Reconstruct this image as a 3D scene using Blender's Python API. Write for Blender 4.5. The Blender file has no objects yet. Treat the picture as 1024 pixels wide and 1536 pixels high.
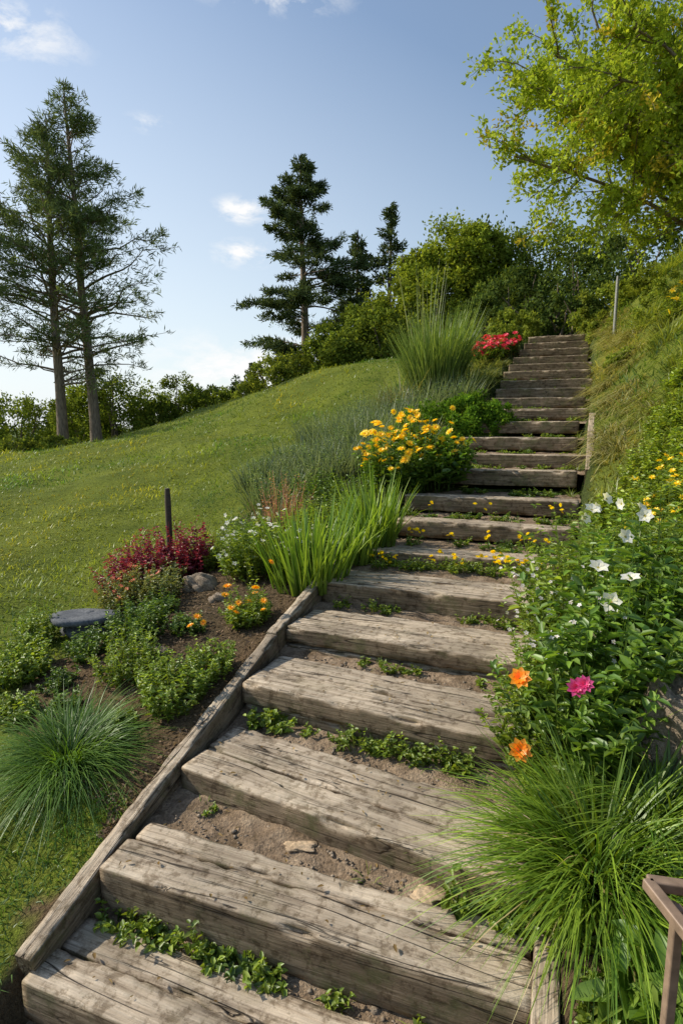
import bpy, math, numpy as np, bmesh
from mathutils import noise as mn, Vector
R = np.random.default_rng(7)
PSI = math.radians(19.6); CS, SN = math.cos(PSI), math.sin(PSI)
EYE = 2.0
scene = bpy.context.scene

# ------------------------------------------------------------------ stair layout (metres, stair frame a=across, b=uphill)
STEPS = [ # aL, aR, bL, bR, z, h, depth
 (-1.74,.10,0.55,0.55,-2.24,.18,.50),
 (-1.74,.06,1.33,1.30,-2.04,.18,.32),
 (-1.70,.06,1.70,1.69,-1.85,.22,.31),
 (-1.70,.06,2.29,2.05,-1.747,.22,.47),
 (-1.70,.08,2.93,2.79,-1.57,.25,.50),
 (-1.70,.10,3.57,3.51,-1.433,.22,.52),
 (-1.70,.12,4.29,4.27,-1.28,.20,.50),
 (-1.68,.20,5.20,5.28,-1.19,.17,.34),
 (-1.52,.30,5.95,5.95,-1.00,.18,.26),
 (-1.56,.34,6.65,6.65,-.81,.18,.26),
 (-1.25,.42,7.50,7.50,-.54,.20,.24),
 (-1.23,.47,8.20,8.20,-.36,.18,.24),
 (-1.24,.49,8.90,8.90,-.142,.19,.24),
 (-1.08,.54,9.60,9.60,.112,.19,.24),
 (-1.02,.61,10.3,10.3,.32,.19,.24),
 (-1.00,.65,11.0,11.0,.52,.19,.24),
 (-.985,.71,11.7,11.7,.74,.19,.24),
 (-.94,.76,12.4,12.4,.957,.19,.24),
 (-.91,.80,13.1,13.1,1.18,.19,.24),
 (-.87,.83,13.8,13.8,1.40,.19,.24),
 (-.82,.85,14.5,14.5,1.64,.19,.24),
 (-.75,.86,15.2,15.2,1.885,.19,.24),
 (-.66,.87,15.9,15.9,2.14,.19,.24),
 (-.57,.88,16.6,16.6,2.39,.19,.24)]
SB = np.array([(s[2]+s[3])/2 for s in STEPS]); SZ = np.array([s[4] for s in STEPS])
SAL = np.array([s[0] for s in STEPS]); SAR = np.array([s[1] for s in STEPS])
SBx = np.append(SB,[18.5,22]); SZx = np.append(SZ,[2.65,2.8])
def zs(b): return np.interp(b, SBx, SZx)
def aL(b): return np.interp(b, SB, SAL)
def aR(b): return np.interp(b, SB, SAR)
def S(a,b): return (a*CS+b*SN, -a*SN+b*CS)
def AB(X,Y): return (X*CS-Y*SN, X*SN+Y*CS)

# ------------------------------------------------------------------ terrain height
cp=[]
for b in [0,1.3,2.3,3.5,4.5,5.5,7,8.5,10,11.5,13,14.5,16,18,21]:
    z=zs(b); l=aL(b); r=aR(b)
    for a,zz in ((l-.15,z-.06),(r+.2,z+.05),
                 (r+1.0,z+np.interp(b,[0,3,6,10,17],[.2,.35,.75,1.1,.9])),
                 (r+2.5,z+np.interp(b,[0,3,6,10,17],[.4,.8,1.3,2.0,2.0])),
                 (l-1.5,z-np.interp(b,[0,3,6,10,14,17],[.1,.2,.3,.35,.4,.3]))):
        X,Y=S(a,b); cp.append((X,Y,zz))
cp += [(-6.2,10.4,-1.2),(-3.2,13,-.6),(-4.8,13,-.9),(-1,14,0),(-12,26,-.9),(-9.6,26,-.57),(-6.3,26,.15),(-2.3,24,1.65),
 (1.6,20.5,2.4),(-8,6,-1.9),(-15,12,-2),(-15,3,-2.8),(-5,3.5,-2.15),(-20,26,-1.5),(-30,40,-2.5),(-12,38,-1.8),(-3,36,.8),(4,34,2.4),
 (14,34,4.5),(14,20,5),(14,8,3),(12,0,.8),(5,-5,-1.9),(0,-8,-2.8),(-10,-8,-3.3),(12,-10,-.5),(0,55,-.5),(20,55,2.5),(-30,60,-3.2),
 (40,30,6),(40,0,3),(-40,0,-4),(-40,30,-3),(0,-30,-4),(-45,60,-3.5)]
cp=np.array(cp,float); CX=cp[:,:2]/10
def tk(r2): return .5*r2*np.log(r2+1e-9)
NC=len(cp); K=tk(((CX[:,None]-CX[None])**2).sum(-1))+np.eye(NC)*.004
P=np.c_[np.ones(NC),CX]; A=np.block([[K,P],[P.T,np.zeros((3,3))]])
TW=np.linalg.solve(A,np.r_[cp[:,2],0,0,0])
def H(X,Y,carve=False):
    X=np.atleast_1d(np.asarray(X,float)); Y=np.atleast_1d(np.asarray(Y,float))
    out=np.empty(X.size); xf=X.ravel(); yf=Y.ravel()
    for i in range(0,xf.size,20000):
        p=np.c_[xf[i:i+20000],yf[i:i+20000]]/10
        k=tk(((p[:,None]-CX[None])**2).sum(-1))
        out[i:i+20000]=k@TW[:NC]+TW[NC]+p@TW[NC+1:]
    rad=np.hypot(xf,yf-15); f=np.clip((rad-40)/45,0,1); f=f*f*(3-2*f)
    out=out*(1-f)+(-3.2)*f
    a,b=AB(xf,yf)
    left=np.clip((aL(b)-a-1.5)/2,0,1)
    out+=left*(.08*np.sin(xf*1.6+1.3*np.sin(yf*.9))*np.sin(yf*1.2+xf*.6)+.09*np.sin(xf*.5+yf*.75)+.035*np.sin(xf*3.1+1.7*np.sin(yf*1.9))*np.sin(yf*2.7))
    out+=.012*np.sin(xf*5.1+2*np.sin(yf*3.3))*np.sin(yf*4.7)
    if carve:
        m=(a>aL(b)-.07)&(a<aR(b)+.06)&(b>.2)&(b<16.9)
        idx=np.clip(np.searchsorted(SB,b,side='right')-1,0,len(SB)-1)
        out=np.where(m,np.minimum(out,SZ[idx]-.26),out)
    return (out+EYE).reshape(X.shape)
def h1(X,Y): return float(H(X,Y)[0])
WB=([0,2.0,2.5,5,6,8,12,17,22],[.05,.1,1.5,2.1,2.2,2.9,3.0,2.4,2])
def lawnmask(X,Y):
    a,b=AB(X,Y); return (aL(b)-a)>np.interp(b,*WB)+.12*np.sin(b*5)+.05*np.sin(b*17)

# ------------------------------------------------------------------ node helpers
def mat(name):
    m=bpy.data.materials.new(name); m.use_nodes=True; nt=m.node_tree; nt.nodes.clear()
    o=nt.nodes.new('ShaderNodeOutputMaterial'); return m,nt,o
def N(nt,t,**k):
    x=nt.nodes.new(t)
    for a,v in k.items(): setattr(x,a,v)
    return x
def ramp(nt,fac,stops):
    r=nt.nodes.new('ShaderNodeValToRGB'); e=r.color_ramp.elements
    while len(e)<len(stops): e.new(.5)
    for i,(p,c) in enumerate(stops): e[i].position=p; e[i].color=(*c,1) if len(c)==3 else c
    nt.links.new(fac,r.inputs[0]); return r.outputs[0]
def mixc(nt,f,a,b,bt='MIX'):
    m=nt.nodes.new('ShaderNodeMix'); m.data_type='RGBA'; m.blend_type=bt
    for s,v in ((0,f),(6,a),(7,b)):
        if hasattr(v,'links'): nt.links.new(v,m.inputs[s])
        else: m.inputs[s].default_value=v if not isinstance(v,tuple) else (*v,1)
    return m.outputs[2]
def mth(nt,op,a,b=None,cl=False):
    m=nt.nodes.new('ShaderNodeMath'); m.operation=op; m.use_clamp=cl
    for i,v in enumerate((a,b)):
        if v is None: continue
        if hasattr(v,'links'): nt.links.new(v,m.inputs[i])
        else: m.inputs[i].default_value=v
    return m.outputs[0]
def noise(nt,vec,scale,detail=4,rough=.5,dist=0):
    x=N(nt,'ShaderNodeTexNoise'); x.inputs['Scale'].default_value=scale; x.inputs['Detail'].default_value=detail
    x.inputs['Roughness'].default_value=rough; x.inputs['Distortion'].default_value=dist
    if vec is not None: nt.links.new(vec,x.inputs['Vector'])
    return x.outputs[0]
def bump(nt,h,st,d):
    b=N(nt,'ShaderNodeBump'); b.inputs['Strength'].default_value=st; b.inputs['Distance'].default_value=d
    nt.links.new(h,b.inputs['Height']); return b.outputs[0]

def foliage_mat(name,tr=.35,gloss=.05):
    m,nt,o=mat(name)
    at=N(nt,'ShaderNodeAttribute',attribute_name='col'); col=at.outputs['Color']
    p=N(nt,'ShaderNodeBsdfDiffuse'); nt.links.new(col,p.inputs[0])
    t=N(nt,'ShaderNodeBsdfTranslucent')
    nt.links.new(mixc(nt,1.0,col,(1.6,1.5,.7),'MULTIPLY'),t.inputs[0])
    mx=N(nt,'ShaderNodeMixShader'); mx.inputs[0].default_value=tr
    nt.links.new(p.outputs[0],mx.inputs[1]); nt.links.new(t.outputs[0],mx.inputs[2])
    if gloss<=0: nt.links.new(mx.outputs[0],o.inputs[0]); return m
    g=N(nt,'ShaderNodeBsdfGlossy'); g.inputs['Roughness'].default_value=.45; g.inputs[0].default_value=(.9,.95,.9,1)
    m2=N(nt,'ShaderNodeMixShader'); m2.inputs[0].default_value=gloss
    nt.links.new(mx.outputs[0],m2.inputs[1]); nt.links.new(g.outputs[0],m2.inputs[2]); nt.links.new(m2.outputs[0],o.inputs[0])
    return m
M_leaf=foliage_mat('leaf_foliage',.36,.045); M_far=foliage_mat('tree_foliage',.36,0); M_needle=foliage_mat('needle_foliage',.2,0); M_grass=foliage_mat('grass_blades',.4,.04)
M_petal=foliage_mat('flower_petals',.25,0)
def bark_mat():
    m,nt,o=mat('bark'); tc=N(nt,'ShaderNodeTexCoord'); mp=N(nt,'ShaderNodeMapping'); mp.inputs['Scale'].default_value=(6,6,1.3)
    nt.links.new(tc.outputs['Object'],mp.inputs[0]); nz=noise(nt,mp.outputs[0],2.5,4,.65)
    p=N(nt,'ShaderNodeBsdfPrincipled'); p.inputs['Roughness'].default_value=.9
    nt.links.new(ramp(nt,nz,[(.3,(.09,.065,.045)),(.55,(.24,.18,.13)),(.8,(.36,.28,.21))]),p.inputs['Base Color'])
    nt.links.new(bump(nt,nz,.8,.05),p.inputs['Normal']); nt.links.new(p.outputs[0],o.inputs[0]); return m
M_bark=bark_mat()
def wood_mat(name,tone=1.0):
    m,nt,o=mat(name); tc=N(nt,'ShaderNodeTexCoord'); oi=N(nt,'ShaderNodeObjectInfo')
    off=N(nt,'ShaderNodeCombineXYZ'); r=mth(nt,'MULTIPLY',oi.outputs['Random'],37.0)
    for i in range(3): nt.links.new(r,off.inputs[i])
    ad=N(nt,'ShaderNodeVectorMath',operation='ADD'); nt.links.new(tc.outputs['Object'],ad.inputs[0]); nt.links.new(off.outputs[0],ad.inputs[1])
    def mp(s):
        q=N(nt,'ShaderNodeMapping'); q.inputs['Scale'].default_value=s; nt.links.new(ad.outputs[0],q.inputs[0]); return q.outputs[0]
    g1=noise(nt,mp((1.0,24,24)),1.6,6,.74,.5); g2=noise(nt,mp((2.5,120,120)),1.5,3,.6)
    big=noise(nt,ad.outputs[0],2.3,3,.6)
    cr=noise(nt,mp((.45,7,7)),1.2,2,.45,.4); cr2=noise(nt,mp((.6,22,22)),1.2,2,.5,.3)
    blot=noise(nt,ad.outputs[0],18,5,.75)
    def lines(src,wd,gs,lo):
        l=mth(nt,'SUBTRACT',1.0,mth(nt,'DIVIDE',mth(nt,'ABSOLUTE',mth(nt,'SUBTRACT',src,.5)),wd,True),True)
        return mth(nt,'MULTIPLY',l,ramp(nt,noise(nt,mp(gs),1.1,1),[(lo,(0,0,0)),(lo+.08,(1,1,1))]))
    line=mth(nt,'MAXIMUM',lines(cr,.009,(1.2,3,3),.44),mth(nt,'MULTIPLY',lines(cr2,.014,(2,5,5),.48),.7))
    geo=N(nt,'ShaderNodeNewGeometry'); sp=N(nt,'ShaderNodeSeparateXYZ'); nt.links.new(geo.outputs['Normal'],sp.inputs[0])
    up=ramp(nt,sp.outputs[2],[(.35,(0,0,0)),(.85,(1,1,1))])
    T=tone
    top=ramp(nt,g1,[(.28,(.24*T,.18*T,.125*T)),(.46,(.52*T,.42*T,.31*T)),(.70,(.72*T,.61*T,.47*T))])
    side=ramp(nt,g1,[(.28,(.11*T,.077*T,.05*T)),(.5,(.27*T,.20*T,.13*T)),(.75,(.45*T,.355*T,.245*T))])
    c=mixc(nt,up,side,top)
    c=mixc(nt,1.0,c,ramp(nt,g2,[(.3,(.78,.78,.78)),(.7,(1.12,1.12,1.12))]),'MULTIPLY')
    c=mixc(nt,1.0,c,ramp(nt,big,[(.32,(.62,.61,.60)),(.62,(1.08,1.07,1.05))]),'MULTIPLY')
    c=mixc(nt,1.0,c,ramp(nt,blot,[(.38,(.5,.47,.43)),(.5,(1,1,1))]),'MULTIPLY')
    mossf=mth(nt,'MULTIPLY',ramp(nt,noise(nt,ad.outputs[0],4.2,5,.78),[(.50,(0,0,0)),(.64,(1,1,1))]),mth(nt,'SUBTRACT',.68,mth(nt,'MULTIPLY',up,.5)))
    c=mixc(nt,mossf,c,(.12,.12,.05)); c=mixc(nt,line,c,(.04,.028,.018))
    p=N(nt,'ShaderNodeBsdfPrincipled'); p.inputs['Roughness'].default_value=.88; p.inputs['Specular IOR Level'].default_value=.2
    nt.links.new(c,p.inputs['Base Color'])
    hh=mth(nt,'ADD',mth(nt,'ADD',mth(nt,'MULTIPLY',g1,.9),mth(nt,'MULTIPLY',g2,.3)),mth(nt,'ADD',mth(nt,'MULTIPLY',line,-1.2),mth(nt,'MULTIPLY',blot,.45)))
    nt.links.new(bump(nt,hh,.8,.015),p.inputs['Normal']); nt.links.new(p.outputs[0],o.inputs[0]); return m
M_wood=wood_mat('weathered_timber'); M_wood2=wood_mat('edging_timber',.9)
def soil_mat(name,c0,c1,c2,s1=7,s2=55,bd=.03):
    m,nt,o=mat(name); geo=N(nt,'ShaderNodeNewGeometry'); v=geo.outputs['Position']
    a=noise(nt,v,s1,5,.7); b=noise(nt,v,s2,4,.7)
    c=mixc(nt,1.0,ramp(nt,a,[(.3,c0),(.5,c1),(.72,c2)]),ramp(nt,b,[(.3,(.55,.55,.55)),(.65,(1.35,1.3,1.25))]),'MULTIPLY')
    p=N(nt,'ShaderNodeBsdfPrincipled'); p.inputs['Roughness'].default_value=.95; p.inputs['Specular IOR Level'].default_value=.15
    nt.links.new(c,p.inputs['Base Color']); nt.links.new(bump(nt,mth(nt,'ADD',a,b),1.0,bd),p.inputs['Normal'])
    nt.links.new(p.outputs[0],o.inputs[0]); return m
M_soil=soil_mat('sandy_soil',(.12,.085,.05),(.29,.215,.145),(.44,.345,.245),7,70,.02)
M_rock=soil_mat('rock_stone',(.17,.135,.10),(.30,.245,.185),(.44,.37,.29),9,60,.02)
M_flat=soil_mat('pale_flat_stone',(.34,.25,.16),(.45,.34,.22),(.54,.42,.29),9,60,.004)
M_slate=soil_mat('slate_stone',(.07,.078,.09),(.12,.13,.145),(.18,.19,.2),5,60,.004)
def terrain_mat():
    m,nt,o=mat('terrain_ground'); at=N(nt,'ShaderNodeAttribute',attribute_name='col'); geo=N(nt,'ShaderNodeNewGeometry'); v=geo.outputs['Position']
    a=noise(nt,v,1.1,4,.65); b=noise(nt,v,38,4,.7)
    c=mixc(nt,1.0,at.outputs['Color'],ramp(nt,a,[(.3,(.7,.75,.7)),(.7,(1.35,1.25,1.1))]),'MULTIPLY')
    c=mixc(nt,1.0,c,ramp(nt,b,[(.3,(.5,.5,.5)),(.7,(1.4,1.4,1.3))]),'MULTIPLY')
    p=N(nt,'ShaderNodeBsdfPrincipled'); p.inputs['Roughness'].default_value=.95; p.inputs['Specular IOR Level'].default_value=.1
    nt.links.new(c,p.inputs['Base Color']); nt.links.new(bump(nt,b,1.0,.04),p.inputs['Normal']); nt.links.new(p.outputs[0],o.inputs[0]); return m
M_terr=terrain_mat()
def plain(name,c,rough=.6,metal=0):
    m,nt,o=mat(name); geo=N(nt,'ShaderNodeNewGeometry'); nz=noise(nt,geo.outputs['Position'],25,5,.6)
    p=N(nt,'ShaderNodeBsdfPrincipled'); nt.links.new(ramp(nt,nz,[(.3,tuple(x*.7 for x in c)),(.7,tuple(x*1.2 for x in c))]),p.inputs['Base Color'])
    p.inputs['Roughness'].default_value=rough; p.inputs['Metallic'].default_value=metal; nt.links.new(p.outputs[0],o.inputs[0]); return m

# ------------------------------------------------------------------ mesh builder
def nrm(v): return v/(np.linalg.norm(v,axis=-1,keepdims=True)+1e-9)
class MB:
    def __init__(s): s.v=[];s.q=[];s.c=[];s.n=0
    def add(s,v,q,c):
        s.v.append(v.astype(np.float32)); s.q.append((q+s.n).astype(np.int32)); s.c.append(c.astype(np.float32)); s.n+=len(v)
    def build(s,name,material,smooth=False,parent=None):
        v=np.concatenate(s.v); q=np.concatenate(s.q); c=np.concatenate(s.c)
        me=bpy.data.meshes.new(name); me.vertices.add(len(v)); me.vertices.foreach_set('co',v.ravel())
        me.loops.add(q.size); me.loops.foreach_set('vertex_index',q.ravel())
        me.polygons.add(len(q)); me.polygons.foreach_set('loop_start',np.arange(0,q.size,4,dtype=np.int32))
        me.polygons.foreach_set('loop_total',np.full(len(q),4,dtype=np.int32))
        if smooth: me.polygons.foreach_set('use_smooth',np.ones(len(q),dtype=bool))
        at=me.attributes.new('col','FLOAT_COLOR','POINT'); at.data.foreach_set('color',np.c_[c,np.ones(len(c))].astype(np.float32).ravel())
        me.update(); me.validate(); me.materials.append(material)
        ob=bpy.data.objects.new(name,me); scene.collection.objects.link(ob)
        if parent: ob.parent=parent
        return ob
def blades(mb,base,d,L,w,droop,col,seg=3,tipcol=1.25):
    n=len(base); s=np.linspace(0,1,seg+1)[None,:,None]
    d=nrm(d); L=np.broadcast_to(L,(n,))[:,None,None]; w=np.broadcast_to(w,(n,))[:,None,None]; dr=np.broadcast_to(droop,(n,))[:,None,None]
    hd=d.copy(); hd[:,2]=0; hd=nrm(hd+R.normal(0,.01,(n,3))*[1,1,0])
    p=base[:,None]+d[:,None]*L*s+hd[:,None]*dr*L*.5*s*s-np.array([0,0,1.])*dr*L*s*s
    side=np.c_[-hd[:,1],hd[:,0],np.zeros(n)]
    ang=R.uniform(-.9,.9,n); side=side*np.cos(ang)[:,None]+hd*np.sin(ang)[:,None]
    ww=w*(1-s**1.6)*.5+w*.04
    V=np.stack([p-side[:,None]*ww,p+side[:,None]*ww],2).reshape(-1,3)
    k=np.arange(n)[:,None]*(2*(seg+1))+np.arange(seg)[None]*2
    Q=np.stack([k,k+1,k+3,k+2],-1).reshape(-1,4)
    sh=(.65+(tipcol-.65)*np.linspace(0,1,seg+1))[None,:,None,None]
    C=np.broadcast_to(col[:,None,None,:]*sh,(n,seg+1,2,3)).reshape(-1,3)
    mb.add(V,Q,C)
def leaves(mb,pos,d,nm,L,w,col,fold=.25,curl=.15):
    n=len(pos); d=nrm(d); side=nrm(np.cross(d,nm)); up=np.cross(side,d)
    L=np.broadcast_to(L,(n,))[:,None]; w=np.broadcast_to(w,(n,))[:,None]
    V=np.stack([pos, pos+d*L*.32+side*w*.5+up*w*fold, pos+d*L*.7+side*w*.38+up*(w*fold-L*curl*.4), pos+d*L-up*L*curl,
                pos+d*L*.7-side*w*.38+up*(w*fold-L*curl*.4), pos+d*L*.32-side*w*.5+up*w*fold],1).reshape(-1,3)
    k=np.arange(n)*6; Q=np.stack([np.stack([k,k+1,k+2,k+3],-1),np.stack([k,k+3,k+4,k+5],-1)],1).reshape(-1,4)
    mb.add(V,Q,np.repeat(col,6,0))
def quads(mb,pos,d,nm,L,w,col):
    n=len(pos); d=nrm(d); side=nrm(np.cross(d,nm)); L=np.broadcast_to(L,(n,))[:,None]; w=np.broadcast_to(w,(n,))[:,None]
    V=np.stack([pos,pos+d*L*.45+side*w*.5,pos+d*L,pos+d*L*.55-side*w*.5],1).reshape(-1,3)
    k=np.arange(n)*4; mb.add(V,np.stack([k,k+1,k+2,k+3],-1),np.repeat(col,4,0))
def tube(mb,pts,rad,sides=6,col=(.15,.11,.08)):
    pts=np.asarray(pts,float); k=len(pts); t=np.gradient(pts,axis=0); t=nrm(t)
    ref=np.array([1.,0,0]) if abs(t[0,0])<.8 else np.array([0,1.,0])
    u=nrm(np.cross(t,ref)); v=np.cross(t,u); a=np.linspace(0,2*np.pi,sides,endpoint=False)
    r=np.asarray(rad,float)[:,None,None]
    V=(pts[:,None]+r*(u[:,None]*np.cos(a)[None,:,None]+v[:,None]*np.sin(a)[None,:,None])).reshape(-1,3)
    i=np.arange(k-1)[:,None]*sides; j=np.arange(sides)[None]; j2=(j+1)%sides
    Q=np.stack([i+j,i+j2,i+sides+j2,i+sides+j],-1).reshape(-1,4)
    mb.add(V,Q,np.tile(np.array(col)[None],(len(V),1)))
def rdir(n): return nrm(R.normal(size=(n,3)))
def cols(n,a,b,jit=.15):
    t=R.random((n,1)); return (np.array(a)*(1-t)+np.array(b)*t)*(1+R.normal(0,jit,(n,1))).clip(.4,1.8)
def empty(name,loc=(0,0,0)):
    e=bpy.data.objects.new(name,None); e.empty_display_size=.3; e.location=loc; scene.collection.objects.link(e); return e

# ------------------------------------------------------------------ terrain sheet
G=500; kk=8.0; sg=np.linspace(-1,1,G); wg=1500*np.sinh(kk*sg)/np.sinh(kk)
gx,gy=np.meshgrid(wg+.8,wg+4.5); hz=H(gx,gy,True)
idx=np.arange(G*G).reshape(G,G)
Q=np.stack([idx[:-1,:-1],idx[:-1,1:],idx[1:,1:],idx[1:,:-1]],-1).reshape(-1,4)
fx,fy=gx.ravel(),gy.ravel(); a_,b_=AB(fx,fy); lm=lawnmask(fx,fy)
col=np.where(lm[:,None],[.14,.175,.026],[.13,.092,.06])
rb=(a_>aR(b_)+.15); col=np.where((rb&(b_>4.5))[:,None],[.13,.16,.03],col)
col=np.where(((~rb)&(~lm)&(b_>5.6))[:,None],[.06,.08,.025],col)
col=np.where((np.hypot(fx,fy)>40)[:,None],[.08,.11,.035],col)
mb=MB(); mb.add(np.c_[fx,fy,hz.ravel()],Q,col); mb.build('terrain',M_terr,True)

# ------------------------------------------------------------------ staircase
stair=empty('timber_staircase')
def timber(name,L,dep,h,seed,mtl,nx=None,r=.011,rough=1.0):
    nx=nx or max(14,int(L*34)); pr=[]
    FR=(.05,.3,.5,.7,.95)
    def arc(cy,cz,a0):
        for t in (0,.5,1): a=a0+t*math.pi/2; pr.append((cy+r*math.cos(a),cz+r*math.sin(a),1))
    arc(dep-r,-r,0)
    for f in FR: pr.append((dep-r-(dep-2*r)*f,0,0))
    arc(r,-r,math.pi/2)
    for f in FR: pr.append((0,-r-(h-2*r)*f,0))
    arc(r,-h+r,math.pi)
    for f in FR: pr.append((r+(dep-2*r)*f,-h,0))
    arc(dep-r,-h+r,1.5*math.pi)
    for f in FR: pr.append((dep,-h+r+(h-2*r)*f,0))
    vs=[];fs=[];m=len(pr)
    for i in range(nx+1):
        x=L*i/nx; e=.012 if i in (0,nx) else 0
        sag=mn.noise(Vector((x*.9,seed,0)))*.010*rough; bow=mn.noise(Vector((x*.7,seed,5)))*.014*rough
        for (y,z,cn) in pr:
            yy=y+(dep/2-y)*e*2; zz=z+(-h/2-z)*e*2
            d=mn.noise(Vector((x*3+seed,y*14,z*14+seed)))*.004*rough
            chip=(max(0,mn.noise(Vector((x*6,y*3+seed,z*3)))-.12)*.06+max(0,mn.noise(Vector((x*17,y*3+seed,z*3)))-.12)*.025)*rough if cn else 0
            cy,cz=dep/2-yy,-h/2-zz; l=math.hypot(cy,cz)+1e-6
            if cn: vy=math.copysign(.7,cy); vz=math.copysign(.7,cz)
            else: vy,vz=cy/l,cz/l
            vs.append((x+mn.noise(Vector((y*9,z*9,seed)))*.006,yy+cy/l*d+vy*chip+bow,zz+cz/l*d+vz*chip+sag))
    for i in range(nx):
        for j in range(m): j2=(j+1)%m; fs.append((i*m+j,i*m+j2,(i+1)*m+j2,(i+1)*m+j))
    fs.append(tuple(range(m-1,-1,-1))); fs.append(tuple(nx*m+j for j in range(m)))
    me=bpy.data.meshes.new(name); me.from_pydata(vs,[],fs); 
    for p in me.polygons: p.use_smooth=len(p.vertices)==4
    bm=bmesh.new(); bm.from_mesh(me); bmesh.ops.recalc_face_normals(bm,faces=bm.faces); bm.to_mesh(me); bm.free()
    me.materials.append(mtl); ob=bpy.data.objects.new(name,me); scene.collection.objects.link(ob); return ob
def put(ob,a,b,z,rz=0,parent=stair):
    X,Y=S(a,b); ob.location=(X,Y,z+EYE); ob.rotation_euler=(0,0,-PSI+rz); ob.parent=parent
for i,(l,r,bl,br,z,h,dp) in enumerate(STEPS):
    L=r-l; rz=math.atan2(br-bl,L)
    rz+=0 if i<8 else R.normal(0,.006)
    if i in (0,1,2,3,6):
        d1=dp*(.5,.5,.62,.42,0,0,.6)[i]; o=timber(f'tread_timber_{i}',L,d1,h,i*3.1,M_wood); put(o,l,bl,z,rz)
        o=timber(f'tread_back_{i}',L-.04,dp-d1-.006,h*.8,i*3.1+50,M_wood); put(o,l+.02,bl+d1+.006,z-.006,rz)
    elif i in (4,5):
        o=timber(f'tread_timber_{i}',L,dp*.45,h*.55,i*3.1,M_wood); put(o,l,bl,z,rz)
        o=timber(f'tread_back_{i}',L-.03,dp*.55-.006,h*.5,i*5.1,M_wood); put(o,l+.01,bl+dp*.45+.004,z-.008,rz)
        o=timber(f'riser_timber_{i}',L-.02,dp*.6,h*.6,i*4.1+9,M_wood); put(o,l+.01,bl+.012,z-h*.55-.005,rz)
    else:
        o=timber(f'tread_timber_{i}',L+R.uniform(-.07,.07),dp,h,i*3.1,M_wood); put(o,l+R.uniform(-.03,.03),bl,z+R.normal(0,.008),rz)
# soil between timbers
mb=MB()
for i in range(len(STEPS)):
    l,r,bl,br,z,h,dp=STEPS[i]
    if i+1<len(STEPS): l2,r2,bl2,br2=STEPS[i+1][:4]
    else: l2,r2,bl2,br2=l,r,bl+2.5,br+2.5
    nu,nv=90,24; U,Vv=np.meshgrid(np.linspace(0,1,nu),np.linspace(0,1,nv))
    A=(l-.02)+(r+.1-l)*U; B0=bl+(br-bl)*U+dp*.8; B1=bl2+(br2-bl2)*U+.08; B=B0+(B1-B0)*Vv
    ZZ=z-.05+.04*Vv+.009*np.sin(A*9+i)*np.sin(B*11)+.006*np.sin(A*23)*np.cos(B*19+i)
    ZZ=ZZ+np.array([mn.noise(Vector((x*14,y*14,i)))*.012+mn.noise(Vector((x*45,y*45,i)))*.005 for x,y in zip(A.ravel(),B.ravel())]).reshape(A.shape)
    X,Y=S(A,B); ii=np.arange(nu*nv).reshape(nv,nu)
    q=np.stack([ii[:-1,:-1],ii[:-1,1:],ii[1:,1:],ii[1:,:-1]],-1).reshape(-1,4)
    mb.add(np.c_[X.ravel(),Y.ravel(),ZZ.ravel()+EYE],q,np.full((nu*nv,3),.1))
mb.build('soil_infill',M_soil,True,stair)
# sloping side boards
def board(name,a0,b0,z0,a1,b1,z1,th,hh,seed):
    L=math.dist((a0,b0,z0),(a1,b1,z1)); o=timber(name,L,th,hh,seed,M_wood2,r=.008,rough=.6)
    X0,Y0=S(a0,b0); X1,Y1=S(a1,b1); o.location=(X0,Y0,z0+EYE)
    o.rotation_mode='XYZ'; o.rotation_euler=(0,-math.atan2(z1-z0,math.hypot(X1-X0,Y1-Y0)),math.atan2(Y1-Y0,X1-X0)); o.parent=stair; return o
board('side_board_lower',-1.72,1.36,-1.98,-1.71,3.45,-1.44,.085,.27,3.3)
board('side_board_upper',-1.715,3.455,-1.437,-1.70,5.32,-1.09,.085,.24,8.3)
board('side_stringer',.12,.9,-2.02,.14,1.95,-1.80,.09,.25,5.3)
board('kerb_timber',.56,7.4,-.50,.70,9.6,.22,.10,.22,6.3)

# gravel, flat stones
def blob(mb,c,r,seed,col,sub=6):
    th=np.linspace(0,np.pi,sub+1); ph=np.linspace(0,2*np.pi,2*sub,endpoint=False)
    T,Pp=np.meshgrid(th,ph,indexing='ij'); d=np.stack([np.sin(T)*np.cos(Pp),np.sin(T)*np.sin(Pp),np.cos(T)],-1)
    rr=1+.22*np.sin(d[...,0]*3+seed)*np.cos(d[...,1]*4+seed*2)+.14*np.sin(d[...,2]*5+seed+d[...,0]*6)+.06*np.sin(d[...,1]*13+seed)
    V=(np.array(c)+d*rr[...,None]*np.array(r)).reshape(-1,3); m=2*sub
    i=np.arange(sub)[:,None]*m; j=np.arange(m)[None]; j2=(j+1)%m
    q=np.stack([i+j,i+m+j,i+m+j2,i+j2],-1).reshape(-1,4); mb.add(V,q,np.tile(np.array(col)[None],(len(V),1)))
mb=MB()
for t in range(800):
    i=R.integers(1,5); l,r,bl,br,z,h,dp=STEPS[i]
    u=R.random(); a=l+.05+(r-l-.1)*u; b0=bl+(br-bl)*u+dp; b1=STEPS[i+1][2]+(STEPS[i+1][3]-STEPS[i+1][2])*u
    b=b0+(b1-b0)*R.random(); X,Y=S(a,b); sz=abs(R.normal(0,.005))+.002
    blob(mb,(X,Y,z-.03+EYE),(sz*1.2,sz,sz*.7),R.random()*9,(.1,.1,.1),3)
mb.build('gravel',M_rock,True)
def rock(name,X,Y,dz,r,m,seed,sub=18):
    mb=MB(); blob(mb,(0,0,0),r,seed,(.1,.1,.1),sub); o=mb.build(name,m,True); o.location=(X,Y,h1(X,Y)+dz); return o
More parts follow.
